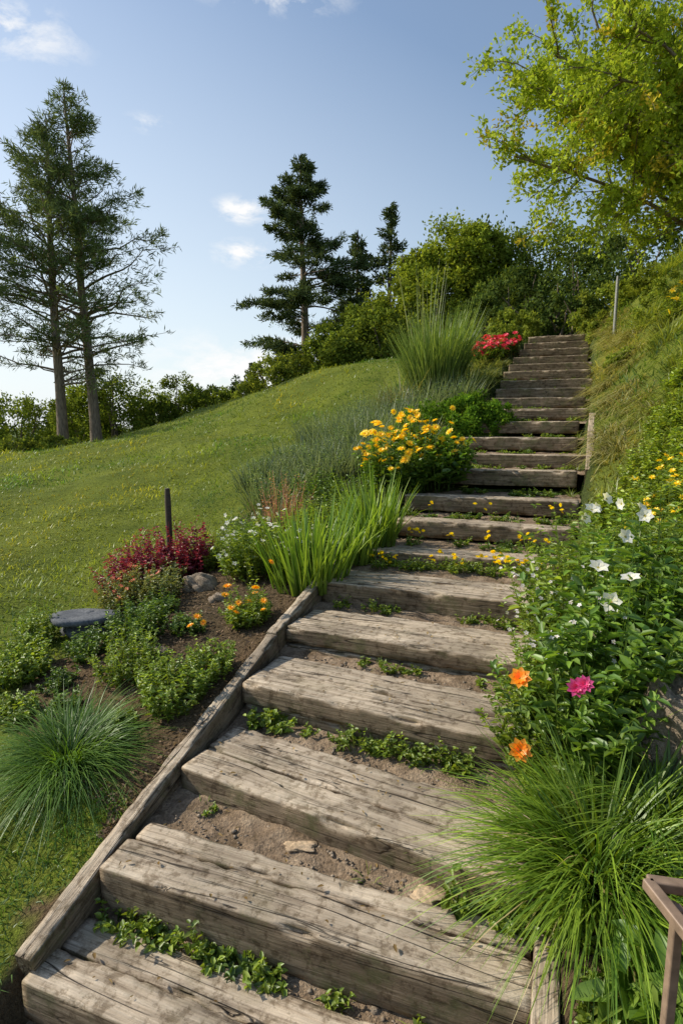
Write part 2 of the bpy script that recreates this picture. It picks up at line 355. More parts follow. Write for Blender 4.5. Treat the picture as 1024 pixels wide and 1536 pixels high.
X,Y=S(-.36,2.04); o=rock('flat_stone',X,Y,0,(.055,.045,.008),M_flat,2.0); o.location.z=-1.868+EYE
X,Y=S(-.95,2.12); o=rock('flat_stone',X,Y,0,(.075,.035,.008),M_flat,5.0); o.location.z=-1.872+EYE
rock('boulder',1.50,2.35,.03,(.16,.22,.30),M_rock,1.3,26); rock('boulder',1.6,2.0,.0,(.22,.22,.26),M_rock,4.4,26)
rock('rock',-1.3,5.1,.03,(.15,.11,.10),M_rock,3.1); rock('rock',-1.05,4.75,.0,(.09,.07,.05),M_rock,6.1); rock('rock',-1.35,3.9,.01,(.1,.08,.04),M_rock,7.7)

# slate lid
mb=MB(); th=np.linspace(0,2*np.pi,28,endpoint=False)
rad=.27*(1+.05*np.sin(3*th+1)+.03*np.sin(5*th)); prof=[(.0,.03),(.6,.032),(.93,.03),(1,.018),(1,-.012),(.93,-.022),(0,-.024)]
V=np.concatenate([np.c_[rad*p*np.cos(th),rad*p*np.sin(th)*.8,np.full(28,z)] for p,z in prof])
i=np.arange(len(prof)-1)[:,None]*28; j=np.arange(28)[None]; mb.add(V,np.stack([i+j,i+(j+1)%28,i+28+(j+1)%28,i+28+j],-1).reshape(-1,4)[:,::-1],np.full((len(V),3),.1))
o=mb.build('slate_slab',M_slate); o.location=(-2.16,4.58,-1.58+EYE); o.rotation_euler=(-.06,.05,.3)
rock('rock',-2.16,4.6,.0,(.17,.15,.12),M_slate,2.2)
# stake + marker post
def post(name,X,Y,z0,z1,r,m,lean=0):
    mb=MB(); p=np.linspace(0,1,9); zz=z0+(z1-z0)*p
    tube(mb,np.c_[X+lean*p,np.full(9,Y),zz],[r]*8+[r*.8],10); tube(mb,np.array([[X+lean,Y,z1-.001],[X+lean,Y,z1+.004],[X+lean,Y,z1+.006]]),[r*.8,r*.5,.001],10)
    return mb.build(name,m,True)
post('wooden_stake',-1.83,5.95,h1(-1.83,5.95)-.1,-.64+EYE,.032,plain('dark_stake',(.06,.042,.03),.8))
post('marker_post',6.2,13.4,h1(6.2,13.4)-.1,3.35+EYE,.035,plain('grey_post',(.3,.3,.29),.6))

# plant stand (metal frame) lower right
M_st=plain('brown_metal',(.26,.18,.125),.45,.1); ps=empty('plant_stand',(0,0,0))
def bar(name,p0,p1,t):
    p0,p1=Vector(p0),Vector(p1); d=p1-p0; bpy.ops.mesh.primitive_cube_add(size=1,location=(p0+p1)/2); o=bpy.context.object; o.name=name
    o.scale=(t,t,d.length); o.rotation_mode='QUATERNION'; o.rotation_quaternion=d.to_track_quat('Z','Y')
    bpy.ops.object.transform_apply(location=False,rotation=False,scale=True)
    bv=o.modifiers.new('b','BEVEL'); bv.width=.005; bv.segments=3; o.data.materials.append(M_st); o.parent=ps
zt=-1.18+EYE; gz=-2.0+EYE; cn=[(.80,1.33),(1.14,1.26),(1.08,.92),(.83,1.0)]; cx,cy=.96,1.13
for i in range(4):
    a,b=cn[i],cn[(i+1)%4]; bar(f'rail_{i}',(*a,zt),(*b,zt),.03)
    lx,ly=a[0]+(cx-a[0])*.3,a[1]+(cy-a[1])*.3; lx2,ly2=b[0]+(cx-b[0])*.3,b[1]+(cy-b[1])*.3
    bar(f'leg_{i}',(lx,ly,zt-.016),(lx,ly,gz),.026); bar(f'shelf_rail_{i}',(lx,ly,gz+.3),(lx2,ly2,gz+.3),.018)
mb=MB(); prof=[(.0,.0),(.07,.0),(.085,.03),(.1,.10),(.108,.11),(.108,.13),(.098,.13),(.09,.10),(0,.09)]; th=np.linspace(0,2*np.pi,24,endpoint=False)
V=np.concatenate([np.c_[r*np.cos(th),r*np.sin(th),np.full(24,z)] for r,z in prof]); i=np.arange(len(prof)-1)[:,None]*24; j=np.arange(24)[None]
mb.add(V,np.stack([i+j,i+(j+1)%24,i+24+(j+1)%24,i+24+j],-1).reshape(-1,4),np.full((len(V),3),.1)); o=mb.build('pot',plain('terracotta',(.3,.17,.1),.8),True); o.location=(.98,1.15,zt-.02); o.parent=ps
for t in np.linspace(.15,.85,5):
    bar('slat',(cn[0][0]*(1-t)+cn[1][0]*t,cn[0][1]*(1-t)+cn[1][1]*t-.02,zt-.03),(cn[3][0]*(1-t)+cn[2][0]*t,cn[3][1]*(1-t)+cn[2][1]*t+.02,zt-.03),.014)

# ------------------------------------------------------------------ lawn and bank grass
def lawn(name,n,azr,rr,maskf,L0,Lk,w0,wk,ca,cb,lean=.5,seg=2,patch=.5):
    r=np.exp(R.uniform(math.log(rr[0]),math.log(rr[1]),n)); az=np.radians(R.uniform(*azr,n)); X=r*np.sin(az); Y=r*np.cos(az)
    m=maskf(X,Y); X,Y,r=X[m],Y[m],r[m]; n=len(X); base=np.c_[X,Y,H(X,Y)-.01]
    d=np.c_[R.normal(0,lean,n),R.normal(0,lean,n),np.ones(n)]
    pn=np.array([mn.noise(Vector((x*.5,y*.5,0)))+.6*mn.noise(Vector((x*1.7,y*1.7,4)))+.4*mn.noise(Vector((x*5,y*5,9))) for x,y in zip(X,Y)])
    pw=np.array([mn.noise(Vector((x*.35+7,y*.35,3)))+.4*mn.noise(Vector((x*1.3,y*1.3,5))) for x,y in zip(X,Y)])[:,None]
    c=cols(n,ca,cb,.13)*(1+patch*pn[:,None]).clip(.45,1.7)*(1+np.clip(pw,-.4,.7)*np.array([1.2,.55,.4]))
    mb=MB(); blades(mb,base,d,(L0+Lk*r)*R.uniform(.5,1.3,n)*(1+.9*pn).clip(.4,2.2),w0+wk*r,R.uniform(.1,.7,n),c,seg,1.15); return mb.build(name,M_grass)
lawn('meadow_grass',165000,(-80,25),(1.6,34),lawnmask,.05,.004,.0035,.0012,(.15,.21,.024),(.26,.30,.038),patch=.6)
def bankmask(X,Y):
    a,b=AB(X,Y); return (a>aR(b)+.12)&(b>4.3)&(b<24)
lawn('bank_grass',42000,(5,65),(4,26),bankmask,.13,.013,.005,.0016,(.16,.21,.03),(.36,.36,.08),.6,2)
def bedmask(X,Y):
    a,b=AB(X,Y); l=aL(b)-a; return (l>.08)&(l<np.interp(b,*WB)+.1)&(b>5.3)
lawn('bed_grass',20000,(-15,25),(4.5,26),bedmask,.12,.009,.005,.0015,(.09,.13,.025),(.18,.23,.05),.6,2)

# ------------------------------------------------------------------ herbaceous plants
def tuft(mb,X,Y,n,Rb,L,spread,w,ca,cb,droop=(.2,.8),dz=0,seg=5,z=None):
    r=Rb*np.sqrt(R.random(n)); a=R.uniform(0,2*np.pi,n); bx=X+r*np.cos(a); by=Y+r*np.sin(a)
    base=np.c_[bx,by,(H(bx,by) if z is None else np.full(n,z))+dz-.01]
    sp=spread*(.25+.9*r/Rb)*R.uniform(.5,1.3,n); a2=a+R.normal(0,.5,n)
    d=np.c_[np.cos(a2)*sp,np.sin(a2)*sp,np.ones(n)]
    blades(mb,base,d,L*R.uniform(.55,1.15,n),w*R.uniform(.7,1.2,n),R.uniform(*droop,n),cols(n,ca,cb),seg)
def herb(mb,X,Y,Rb,h,ns,nl,ll,lw,ca,cb,lean=.35,z=None,fold=.25,dz=0):
    r=Rb*np.sqrt(R.random(ns)); a=R.uniform(0,2*np.pi,ns); bx=X+r*.7*np.cos(a); by=Y+r*.7*np.sin(a)
    bz=(H(bx,by) if z is None else np.full(ns,z))+dz
    base=np.c_[bx,by,bz-.01]; hh=h*R.uniform(.45,1.15,ns)*(1-.35*(r/Rb)**2)
    tip=base+np.c_[np.cos(a)*(r/Rb)*lean*hh+R.normal(0,.07,ns)*h,np.sin(a)*(r/Rb)*lean*hh+R.normal(0,.07,ns)*h,hh]
    blades(mb,base,tip-base,np.linalg.norm(tip-base,axis=1),.006+.006*h,0,cols(ns,ca,cb)*.8,2,1)
    s=R.uniform(.12,1,(ns,nl))**.8; p=base[:,None]+(tip-base)[:,None]*s[...,None]; p=p.reshape(-1,3); m=len(p)
    az=R.uniform(0,2*np.pi,m); el=R.uniform(-.2,.9,m); d=np.c_[np.cos(az),np.sin(az),el]
    sz=(1.15-.6*s.ravel())*R.uniform(.5,1.25,m); nm=np.tile([0,0,1.],(m,1))+R.normal(0,.35,(m,3))
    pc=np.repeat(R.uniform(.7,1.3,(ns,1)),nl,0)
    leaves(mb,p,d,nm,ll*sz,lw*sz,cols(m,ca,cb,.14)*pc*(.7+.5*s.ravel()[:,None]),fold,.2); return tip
def flowers(mb,c,rad,npet,col,ccol,pw=.5,tilt=(0,-.5,.9),jit=.4,cup=.2,layers=1):
    c=np.asarray(c,float); n=len(c); nm=nrm(np.array(tilt)+R.normal(0,jit,(n,3)))
    ref=rdir(n); u=nrm(np.cross(nm,ref)); v=np.cross(nm,u)
    for ly in range(layers):
        a=(np.arange(npet)/npet*2*np.pi)[None]+R.uniform(0,6,(n,1)); d=u[:,None]*np.cos(a)[...,None]+v[:,None]*np.sin(a)[...,None]+nm[:,None]*(cup+.5*ly)
        d=d.reshape(-1,3); P_=np.repeat(c,npet,0); NM=np.repeat(nm,npet,0); rr=np.repeat(np.broadcast_to(rad,(n,))*R.uniform(.8,1.2,n),npet)*(1-.3*ly)
        leaves(mb,P_+nrm(d)*rr[:,None]*.08,d,NM,rr,rr*pw,cols(len(P_),col,col,.08),.1,.12)
    for kk in range(4):
        a=R.uniform(0,6,n); d=u*np.cos(a)[:,None]+v*np.sin(a)[:,None]
        rr=np.broadcast_to(rad,(n,))*.42; quads(mb,c+nm*.06*rr[:,None]-d*(rr*.5)[:,None],d+nm*.2,nm,rr,rr,cols(n,ccol,ccol,.1))
G1=((.06,.12,.015),(.155,.235,.03)); G2=((.12,.195,.02),(.26,.33,.04))
ORG=(.95,.36,.01); WHT=(.85,.83,.78); PNK=(.75,.07,.28); CEN=(.55,.36,.02); YEL=(.92,.68,.01)

mb=MB(); tuft(mb,1.0,1.98,1500,.15,.60,.95,.0105,(.09,.18,.015),(.26,.37,.035),(.15,.9),seg=6)
tuft(mb,1.28,2.1,450,.12,.5,.8,.010,(.07,.15,.015),(.22,.32,.035),(.15,.8),seg=5); tuft(mb,1.0,1.98,60,.13,.5,1.0,.009,(.35,.28,.1),(.45,.38,.16),(.4,1.1),seg=5); mb.build('ornamental_grass',M_grass)
mb=MB(); tuft(mb,-1.52,2.93,1500,.17,.50,.9,.0065,(.055,.13,.015),(.16,.27,.035),(.3,1.0),seg=6); mb.build('ornamental_grass',M_grass)
def leafy(name,items):
    mb=MB()
    for it in items: herb(mb,*it)
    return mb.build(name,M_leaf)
leafy('leafy_plant',[(-1.02,3.3,.26,.34,90,24,.045,.024,*G2),(-.85,3.55,.17,.24,50,20,.042,.022,*G2)])
leafy('leafy_plant',[(-1.46,3.66,.24,.34,90,22,.038,.018,*G2),(-1.25,3.55,.15,.22,40,20,.038,.018,*G2)])
leafy('leafy_plant',[(-1.6,4.2,.3,.34,100,20,.05,.024,*G1),(-1.2,4.2,.15,.15,40,16,.038,.022,*G1),(-1.9,4.05,.2,.24,50,18,.045,.022,*G1),(-1.55,4.65,.2,.2,50,16,.04,.02,*G1)])
leafy('leafy_plant',[(-2.35,3.9,.28,.3,90,22,.047,.028,*G2),(-2.5,4.4,.22,.3,60,20,.047,.026,*G2),(-2.1,3.4,.2,.15,50,18,.04,.025,*G2)])
leafy('leafy_plant',[(-1.75,3.35,.16,.14,40,18,.035,.022,*G1),(-1.3,3.15,.12,.12,30,16,.035,.022,*G2),(-2.2,2.9,.2,.14,50,16,.04,.02,*G1),(-1.95,3.7,.14,.14,36,16,.038,.02,*G1)])
mb=MB(); 
for (x,y,r,h) in ((-1.95,5.65,.32,.52),(-1.65,5.7,.28,.60),(-2.15,5.5,.25,.42)):
    tp=herb(mb,x,y,r,h,100,20,.055,.034,(.15,.017,.035),(.34,.04,.085))
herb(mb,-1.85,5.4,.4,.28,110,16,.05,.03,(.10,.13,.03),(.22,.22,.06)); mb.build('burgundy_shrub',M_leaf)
mb=MB(); t1=herb(mb,-1.98,5.05,.3,.38,110,20,.045,.025,(.12,.16,.04),(.28,.26,.08)); t2=herb(mb,-1.65,4.95,.25,.34,80,20,.045,.025,(.11,.16,.04),(.24,.24,.08))
flowers(mb,t1[:22],.028,6,(.8,.15,.09),CEN); mb.build('coral_flower_shrub',M_leaf)
mb=MB(); t=herb(mb,-.72,4.2,.2,.3,90,20,.05,.02,*G2); flowers(mb,t[:9],.03,9,(.95,.5,.01),CEN,layers=2)
flowers(mb,[(-1.08,4.1,h1(-1.08,4.1)+.14),(-1.12,4.05,h1(-1.1,4.05)+.1),(-1.03,4.08,h1(-1.08,4.1)+.1),(-.9,4.35,h1(-.9,4.35)+.25),(-.55,4.35,h1(-.5,4.3)+.4)],.033,9,(.95,.48,.01),CEN,layers=2)
herb(mb,-1.08,4.12,.06,.1,14,14,.035,.02,*G1); mb.build('marigold_plant',M_leaf)
mb=MB(); t=herb(mb,-.8,5.25,.38,.6,140,24,.06,.028,*G2); flowers(mb,t[:60],.022,5,WHT,CEN,.7)
t=herb(mb,-.3,5.25,.3,.45,80,22,.06,.028,*G2); flowers(mb,t[:30],.02,5,WHT,CEN,.7)
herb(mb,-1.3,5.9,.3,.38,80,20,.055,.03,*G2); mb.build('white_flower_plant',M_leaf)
IR=((.10,.20,.02),(.28,.39,.045))
mb=MB(); tuft(mb,-.28,4.85,260,.32,.76,.3,.026,*IR,(.0,.35)); mb.build('iris_clump',M_grass)
mb=MB(); tuft(mb,.12,5.35,130,.2,.62,.3,.024,*IR,(.0,.35)); tuft(mb,.36,5.75,230,.22,.76,.3,.024,*IR,(.0,.35)); mb.build('iris_clump',M_grass)
mb=MB(); tuft(mb,-.75,6.7,260,.3,.55,.3,.01,(.16,.17,.06),(.38,.22,.14),(.1,.4),seg=3); t=herb(mb,-.7,6.8,.32,.68,60,28,.03,.014,(.40,.19,.13),(.55,.3,.21),.3)
herb(mb,-1.0,6.3,.35,.38,90,20,.06,.03,*G1); herb(mb,-.2,6.2,.4,.5,110,20,.06,.03,*G2);herb(mb,-.4,7.4,.5,.45,120,20,.06,.03,*G1); herb(mb,.1,6.7,.4,.5,100,20,.06,.03,*G1); mb.build('astilbe_plant',M_leaf)
mb=MB(); t=herb(mb,.75,7.3,.55,.78,150,22,.10,.055,(.06,.13,.015),(.16,.26,.03)); t2=herb(mb,1.2,7.3,.42,.72,110,22,.13,.075,(.06,.13,.015),(.16,.26,.03))
tt=np.concatenate([t[:105],t2[:24]]); tt[:,2]+=R.uniform(.0,.2,len(tt)); flowers(mb,tt,.05,9,YEL,(.85,.5,.01),.6,layers=2)
bb=tt-np.c_[np.zeros((len(tt),2)),np.full(len(tt),.3)]; blades(mb,bb,tt-bb,.3,.01,0,cols(len(tt),*G1),2); mb.build('yellow_flower_plant',M_leaf)
def lobe(mb,X,Y,zc,rx,ry,rz,n,ls,ca,cb,lw=.6,nc=None,cr=.2,hang=0):
    nc=nc or max(14,n//110); d=rdir(nc); rr=R.uniform(.5,1.0,(nc,1))**.6
    cc=d*rr*[rx,ry,rz]; cs=cr*(rx+ry+rz)/3*R.uniform(.6,1.5,nc); tone=R.uniform(.65,1.35,nc)
    k=R.integers(0,nc,n); dd=rdir(n); p=cc[k]+dd*cs[k][:,None]*R.uniform(.3,1.1,(n,1)); 
    out=nrm(p/[rx,ry,rz]+.4*dd)
    p=p+[X,Y,zc+EYE]; dr=out*.6+rdir(n)*.8; dr[:,2]-=hang; nm=out+rdir(n)*.7
    quads(mb,p,dr,nm,ls*R.uniform(.6,1.3,n),ls*lw*R.uniform(.7,1.2,n),cols(n,ca,cb,.15)*tone[k][:,None])
def mound(name,items,n,ls,ca,cb,m=None):
    mb=MB()
    for (X,Y,zc,rx,ry,rz) in items: lobe(mb,X,Y,zc,rx,ry,rz,n,ls,ca,cb)
    return mb.build(name,m or M_far)
mound('green_mound_shrub',[(1.6,9.5,-.02,.7,.6,.48),(2.15,9.8,.14,.45,.45,.42),(2.5,9.6,.07,.4,.4,.34)],6500,.055,(.06,.135,.015),(.16,.27,.03))
mb=MB()
for (x,y,r,h) in ((-.9,8.3,.5,.5),(-.3,8.7,.6,.65),(.3,8.6,.5,.6),(.35,9.6,.6,.75),(1.0,8.7,.4,.5),(.9,10.4,.7,.8),(.1,10.6,.7,.7),(1.5,11.2,.7,.8),(-.6,9.6,.6,.6),(2.1,11,.5,.7),(-.2,11.8,.7,.7),(.7,12.4,.8,.8),(-1.2,9.2,.5,.5)):
    tuft(mb,x,y,380,r,h,.5,.015,(.11,.155,.08),(.23,.28,.16),(.0,.4),seg=3)
    herb(mb,x,y,r,h*.85,75,18,.07,.024,(.09,.145,.06),(.19,.26,.11),.4)
mb.build('lavender_plants',M_grass)
mb=MB(); tuft(mb,1.95,12,1700,.42,1.9,.26,.024,(.09,.16,.03),(.24,.31,.07),(.05,.3),seg=5)
tuft(mb,1.75,12,40,.2,2.85,.10,.02,(.2,.25,.1),(.34,.36,.17),(.0,.12),seg=5); tuft(mb,1.2,11.9,400,.25,1.2,.45,.018,(.14,.16,.04),(.3,.27,.12),(.2,.8),seg=4)
tuft(mb,2.6,11.8,400,.3,.9,.5,.018,(.10,.16,.03),(.25,.28,.07),(.2,.8),seg=4); mb.build('pampas_grass',M_grass)
mb=MB(); t=herb(mb,3.65,14.5,.5,.5,120,16,.09,.045,*G1); t2=herb(mb,4.15,14.9,.35,.4,60,16,.09,.045,*G1); t3=np.concatenate([t[:80],t2[:40]]); t3[:,2]+=.05
flowers(mb,t3,.065,7,(.75,.06,.12),(.7,.2,.08),.7,layers=2); mb.build('red_flower_plant',M_leaf)
mb=MB()
for b in np.arange(8.2,18.5,.4):
    for q in range(2):
        a=aL(b)-R.uniform(.25,1.3); X,Y=S(a,b+R.normal(0,.15)); tuft(mb,X,Y,140,.2,R.uniform(.22,.5),.9,.016,(.12,.16,.035),(.32,.32,.1),(.3,.9),seg=3)
mb.build('border_grass_clumps',M_grass)
mb=MB()
for b in np.arange(7.6,18.5,.4):
    for q in range(2):
        a=aR(b)+R.uniform(.25,.8); X,Y=S(a,b+R.normal(0,.15)); tuft(mb,X,Y,140,.2,R.uniform(.25,.45),1.1,.015,(.18,.19,.045),(.45,.40,.17),(.5,1.1),seg=3)
mb.build('dry_grass_clumps',M_grass)
mb=MB()
for q in range(60):
    b=R.uniform(6.5,17); a=aR(b)+R.uniform(.9,3.2); X,Y=S(a,b); k=R.uniform(.75,1.3); tuft(mb,X,Y,150,.22,R.uniform(.35,.75),.8,.016,(.15*k,.21*k,.03),(.36*k,.39*k,.07),(.3,.9),seg=3)
mb.build('bank_grass_clumps',M_grass)
mound('bank_shrub',[(5.2,9.3,1.2,.45,.45,.3),(6.1,11.2,2.2,.5,.5,.35),(5.0,10.4,1.1,.35,.35,.25),(6.9,12.6,2.9,.5,.5,.35)],1800,.07,(.12,.18,.025),(.30,.34,.06))
mound('low_shrub',[(5.0,17.2,2.75,.7,.6,.5),(4.2,16.4,2.3,.6,.6,.5),(5.3,18.6,3.1,.8,.6,.6),(3.2,15.8,1.9,.6,.6,.45)],2600,.10,(.12,.17,.025),(.28,.32,.06))
mound('low_shrub',[(6.6,14.5,2.4,.6,.6,.5),(6.9,15.8,3.1,.7,.7,.6),(7.6,14.6,3.3,.8,.8,.5)],2600,.10,(.12,.17,.025),(.28,.32,.06))
mb=MB(); BK=((.15,.23,.02),(.33,.40,.045))
for (x,y,r,h) in ((3.1,5.5,.45,.42),(3.6,6.1,.4,.4),(2.75,4.7,.4,.45),(2.55,5.2,.3,.25),(3.3,4.6,.5,.5),(4.3,6.0,.5,.45),(3.6,5.2,.4,.5),(4.2,7.0,.35,.3)):
    t=herb(mb,x,y,r,h,100,22,.07,.035,*BK)
mb.build('bank_plants',M_leaf)
mb=MB(); t=herb(mb,2.7,4.35,.4,.55,110,22,.06,.032,*G2); flowers(mb,t[:70],.03,7,YEL,CEN,layers=2); t=herb(mb,2.3,3.9,.35,.4,100,22,.06,.032,*G2); flowers(mb,t[:12],.028,7,YEL,CEN,layers=2)
mb.build('yellow_flower_plant',M_leaf)
mb=MB(); t=herb(mb,5.7,9.9,.4,.45,60,18,.08,.04,*G2); flowers(mb,t[:18],.055,7,YEL,CEN,layers=2); mb.build('yellow_flower_plant',M_leaf)
# white anemone mass
mb=MB()
for (x,y,r,h,ll,c) in ((1.13,2.5,.26,.78,.115,0),(1.4,2.75,.3,.9,.115,0),(1.35,3.2,.3,.88,.09,1),(1.7,3.1,.32,.92,.10,0),(1.62,3.7,.32,.8,.075,1),(2.0,3.5,.35,.85,.08,1),(1.03,2.78,.17,.55,.06,1),(1.9,4.15,.3,.55,.06,1),(1.2,3.05,.22,.68,.05,1),(1.42,3.55,.22,.6,.05,1)):
    herb(mb,x,y,r,h,66,22,ll,ll*.42,*(((.08,.165,.02),(.20,.31,.04)),((.13,.21,.025),(.29,.37,.05)))[c],.35)
tuft(mb,1.15,2.6,90,.25,.7,.35,.009,(.12,.2,.03),(.28,.34,.07),(.1,.5),seg=4); tuft(mb,1.6,3.3,90,.35,.85,.35,.009,(.12,.2,.03),(.28,.34,.07),(.1,.5),seg=4)
fl=[(1.25,2.70,-.68),(1.43,2.82,-.55),(1.58,2.93,-.46),(1.26,2.57,-.81),(1.58,3.50,-.50),(1.52,3.42,-.50),(1.70,3.42,-.46),(1.36,2.60,-.71),(1.63,3.48,-.44),(1.47,3.4,-.55),(1.78,3.35,-.48)]
f=np.array(fl); f[:,2]+=EYE; flowers(mb,f,.045,6,WHT,(.5,.45,.1),.85,tilt=(-.3,-.7,.7),jit=.4,cup=.45); b0=f-[0,0,.35]; b0[:,:2]+=R.normal(0,.03,(len(f),2)); blades(mb,b0,f-b0,.355,.006,0,cols(len(f),*G1),3)
sm=np.c_[R.uniform(.92,1.35,110),R.uniform(2.45,3.3,110),R.uniform(-1.2,-.75,110)+EYE]; flowers(mb,sm,.012,5,(.75,.7,.7),CEN,.8)
mb.build('anemone_plant',M_leaf)
mb=MB(); f=np.array([(.84,2.53,-1.17),(.81,2.39,-1.45)]); f[:,2]+=EYE; flowers(mb,f,.045,8,ORG,CEN,.7,(-.2,-.7,.5),.2,.3,2)
herb(mb,.93,2.55,.13,.5,40,20,.055,.025,*G2,.5); herb(mb,.9,2.35,.1,.25,30,18,.05,.027,*G2,.5)
f=np.array([(1.05,2.32,-1.10+EYE),(1.02,2.33,-1.12+EYE)]); flowers(mb,f,.036,9,PNK,(.8,.4,.5),.6,(-.1,-.7,.5),.1,.3,3); blades(mb,f-[0,0,.4],np.tile([0,0,1.],(2,1)),.4,.007,0,cols(2,*G1),3)
mb.build('calendula_plant',M_leaf)
mb=MB(); herb(mb,1.0,1.55,.16,.22,16,5,.17,.075,(.1,.2,.025),(.24,.35,.05),.6); herb(mb,.86,1.5,.16,.12,60,14,.04,.024,*G2); herb(mb,1.25,1.7,.2,.25,50,16,.06,.03,*G1); herb(mb,.8,1.75,.1,.1,30,14,.035,.02,*G2)
mb.build('broadleaf_plant',M_leaf)
# weeds growing in the joints of the steps
mb=MB()
def jb(i,a):
    l,r,bl,br=STEPS[i+1][:4]; return bl+(br-bl)*(a-l)/(r-l)
def Wd(i,a,r,h,n,ll=.035,c=G2,off=.06):
    b=jb(i,a)-off; X,Y=S(a,b); herb(mb,X,Y,r,h,n,9,ll,ll*.6,*c,.6,STEPS[i][4]-.025+EYE)
def Td(i,a,n,L,off=.05):
    b=jb(i,a)-off; X,Y=S(a,b); tuft(mb,X,Y,n,.04,L,.8,.006,*G2,(.2,.8),0,4,STEPS[i][4]-.02+EYE)
for a in (-1.6,-1.5,-1.42,-1.33,-1.2,-1.12,-1.02,-.95,-.86): Wd(1,a,.06,R.uniform(.07,.15),10,.045,G1 if R.random()<.5 else G2,.04)
for a in (-.62,-.3,-.1): Wd(1,a,.04,.06,6,.035,G2,.03); Td(1,a,8,.08,.03)
Wd(2,-1.45,.05,.035,5,.03); Td(2,-1.5,12,.07); Td(2,-.6,10,.06,.1)
for a in (-.2,-.12,-.05,.0,.04): Wd(2,a,.06,R.uniform(.08,.18),9,.055); Td(2,a,9,.15)
Wd(3,-1.52,.10,.12,20,.055); Wd(3,-1.4,.09,.09,14,.055); Wd(3,-1.2,.05,.07,8)
for a in np.linspace(-1.0,-.35,9): Wd(3,a,.06,R.uniform(.05,.17),9,.042); Td(3,a+.03,10,.16)
Td(4,-.98,14,.17); Wd(4,-.9,.08,.08,14); Wd(4,-1.08,.05,.07,8); Wd(4,-.75,.07,.06,12); Wd(4,-.3,.05,.05,8)
for a in (-1.5,-1.25,-1.15,-1.08,-.5,-.4,-.3,-.2,-.12): Wd(5,a,.09,R.uniform(.04,.12),14,.032)
for a in np.linspace(-1.6,.05,20): Wd(6,a+R.normal(0,.03),.08,R.uniform(.05,.16),14,.038,G2,R.uniform(.06,.25))
for i in range(7,23):
    l,r=STEPS[i][:2]
    for q in range(20 if i<11 else 12): Wd(i,R.uniform(l,r),.09,R.uniform(.03,.12),10,.038,G1 if R.random()<.5 else G2,R.uniform(.03,.3))
    for a in (l+.05,r-.02): Td(i,a,36,.22,.15)
mb.build('step_weeds',M_leaf)
mb=MB(); f=[]
for i,aa in ((6,(-1.5,-1.42,-1.35,-1.28,-.95,-.88,-.72,-.66,-.45,-.38,-.28,-.18,-.1,.0,.05)),(7,(-1.3,-1.2,-.9,-.5,-.2,-.1,.05)),(8,(-1.2,-.6,.1,.2))):
    for a in aa: X,Y=S(a,jb(i,a)-R.uniform(.06,.2)); f.append((X,Y,STEPS[i][4]+R.uniform(.05,.15)+EYE))
f.append((1.34,4.7,-1.08+EYE)); f.append((1.3,4.72,-1.14+EYE)); f=np.array(f); f=np.concatenate([f,f+R.normal(0,.03,f.shape),f+R.normal(0,.03,f.shape)])
flowers(mb,f,.022,8,YEL,CEN,layers=2); blades(mb,f-[0,0,.12],np.tile([0,0,1.],(len(f),1)),.12,.004,0,cols(len(f),*G1),2); mb.build('yellow_flowers',M_petal)
# bark mulch
nm_=9000; b=R.uniform(1.9,5.6,nm_); a=aL(b)-.1-R.random(nm_)*np.interp(b,*WB); X,Y=S(a,b); mb=MB()
quads(mb,np.c_[X,Y,H(X,Y)+R.uniform(0,.012,nm_)],np.c_[R.normal(size=(nm_,2)),R.normal(0,.3,nm_)],np.tile([0,0,1.],(nm_,1))+R.normal(0,.5,(nm_,3)),R.uniform(.015,.045,nm_),R.uniform(.006,.016,nm_),cols(nm_,(.07,.05,.03),(.30,.21,.14),.2)); mb.build('bark_mulch',M_needle)
# fallen twigs and dead leaves lying on the steps
nm_=260; ii=R.integers(1,8,nm_); uu=R.random(nm_); PL=[]
for i,u in zip(ii,uu):
    l,r,bl,br,z,h,dp=STEPS[i]; b=bl+(br-bl)*u+R.uniform(.02,.6); top=b-(bl+(br-bl)*u)<dp-.01; X,Y=S(l+.03+(r-l-.06)*u,b); PL.append((X,Y,z+(.010 if top else -.022)+EYE))
mb=MB(); PL=np.array(PL); leaves(mb,PL,np.c_[R.normal(size=(nm_,2)),np.zeros(nm_)],np.tile([0,0,1.],(nm_,1))+R.normal(0,.2,(nm_,3)),R.uniform(.012,.035,nm_),R.uniform(.005,.014,nm_),cols(nm_,(.16,.10,.04),(.36,.26,.12),.2)); mb.build('leaf_litter',M_needle)

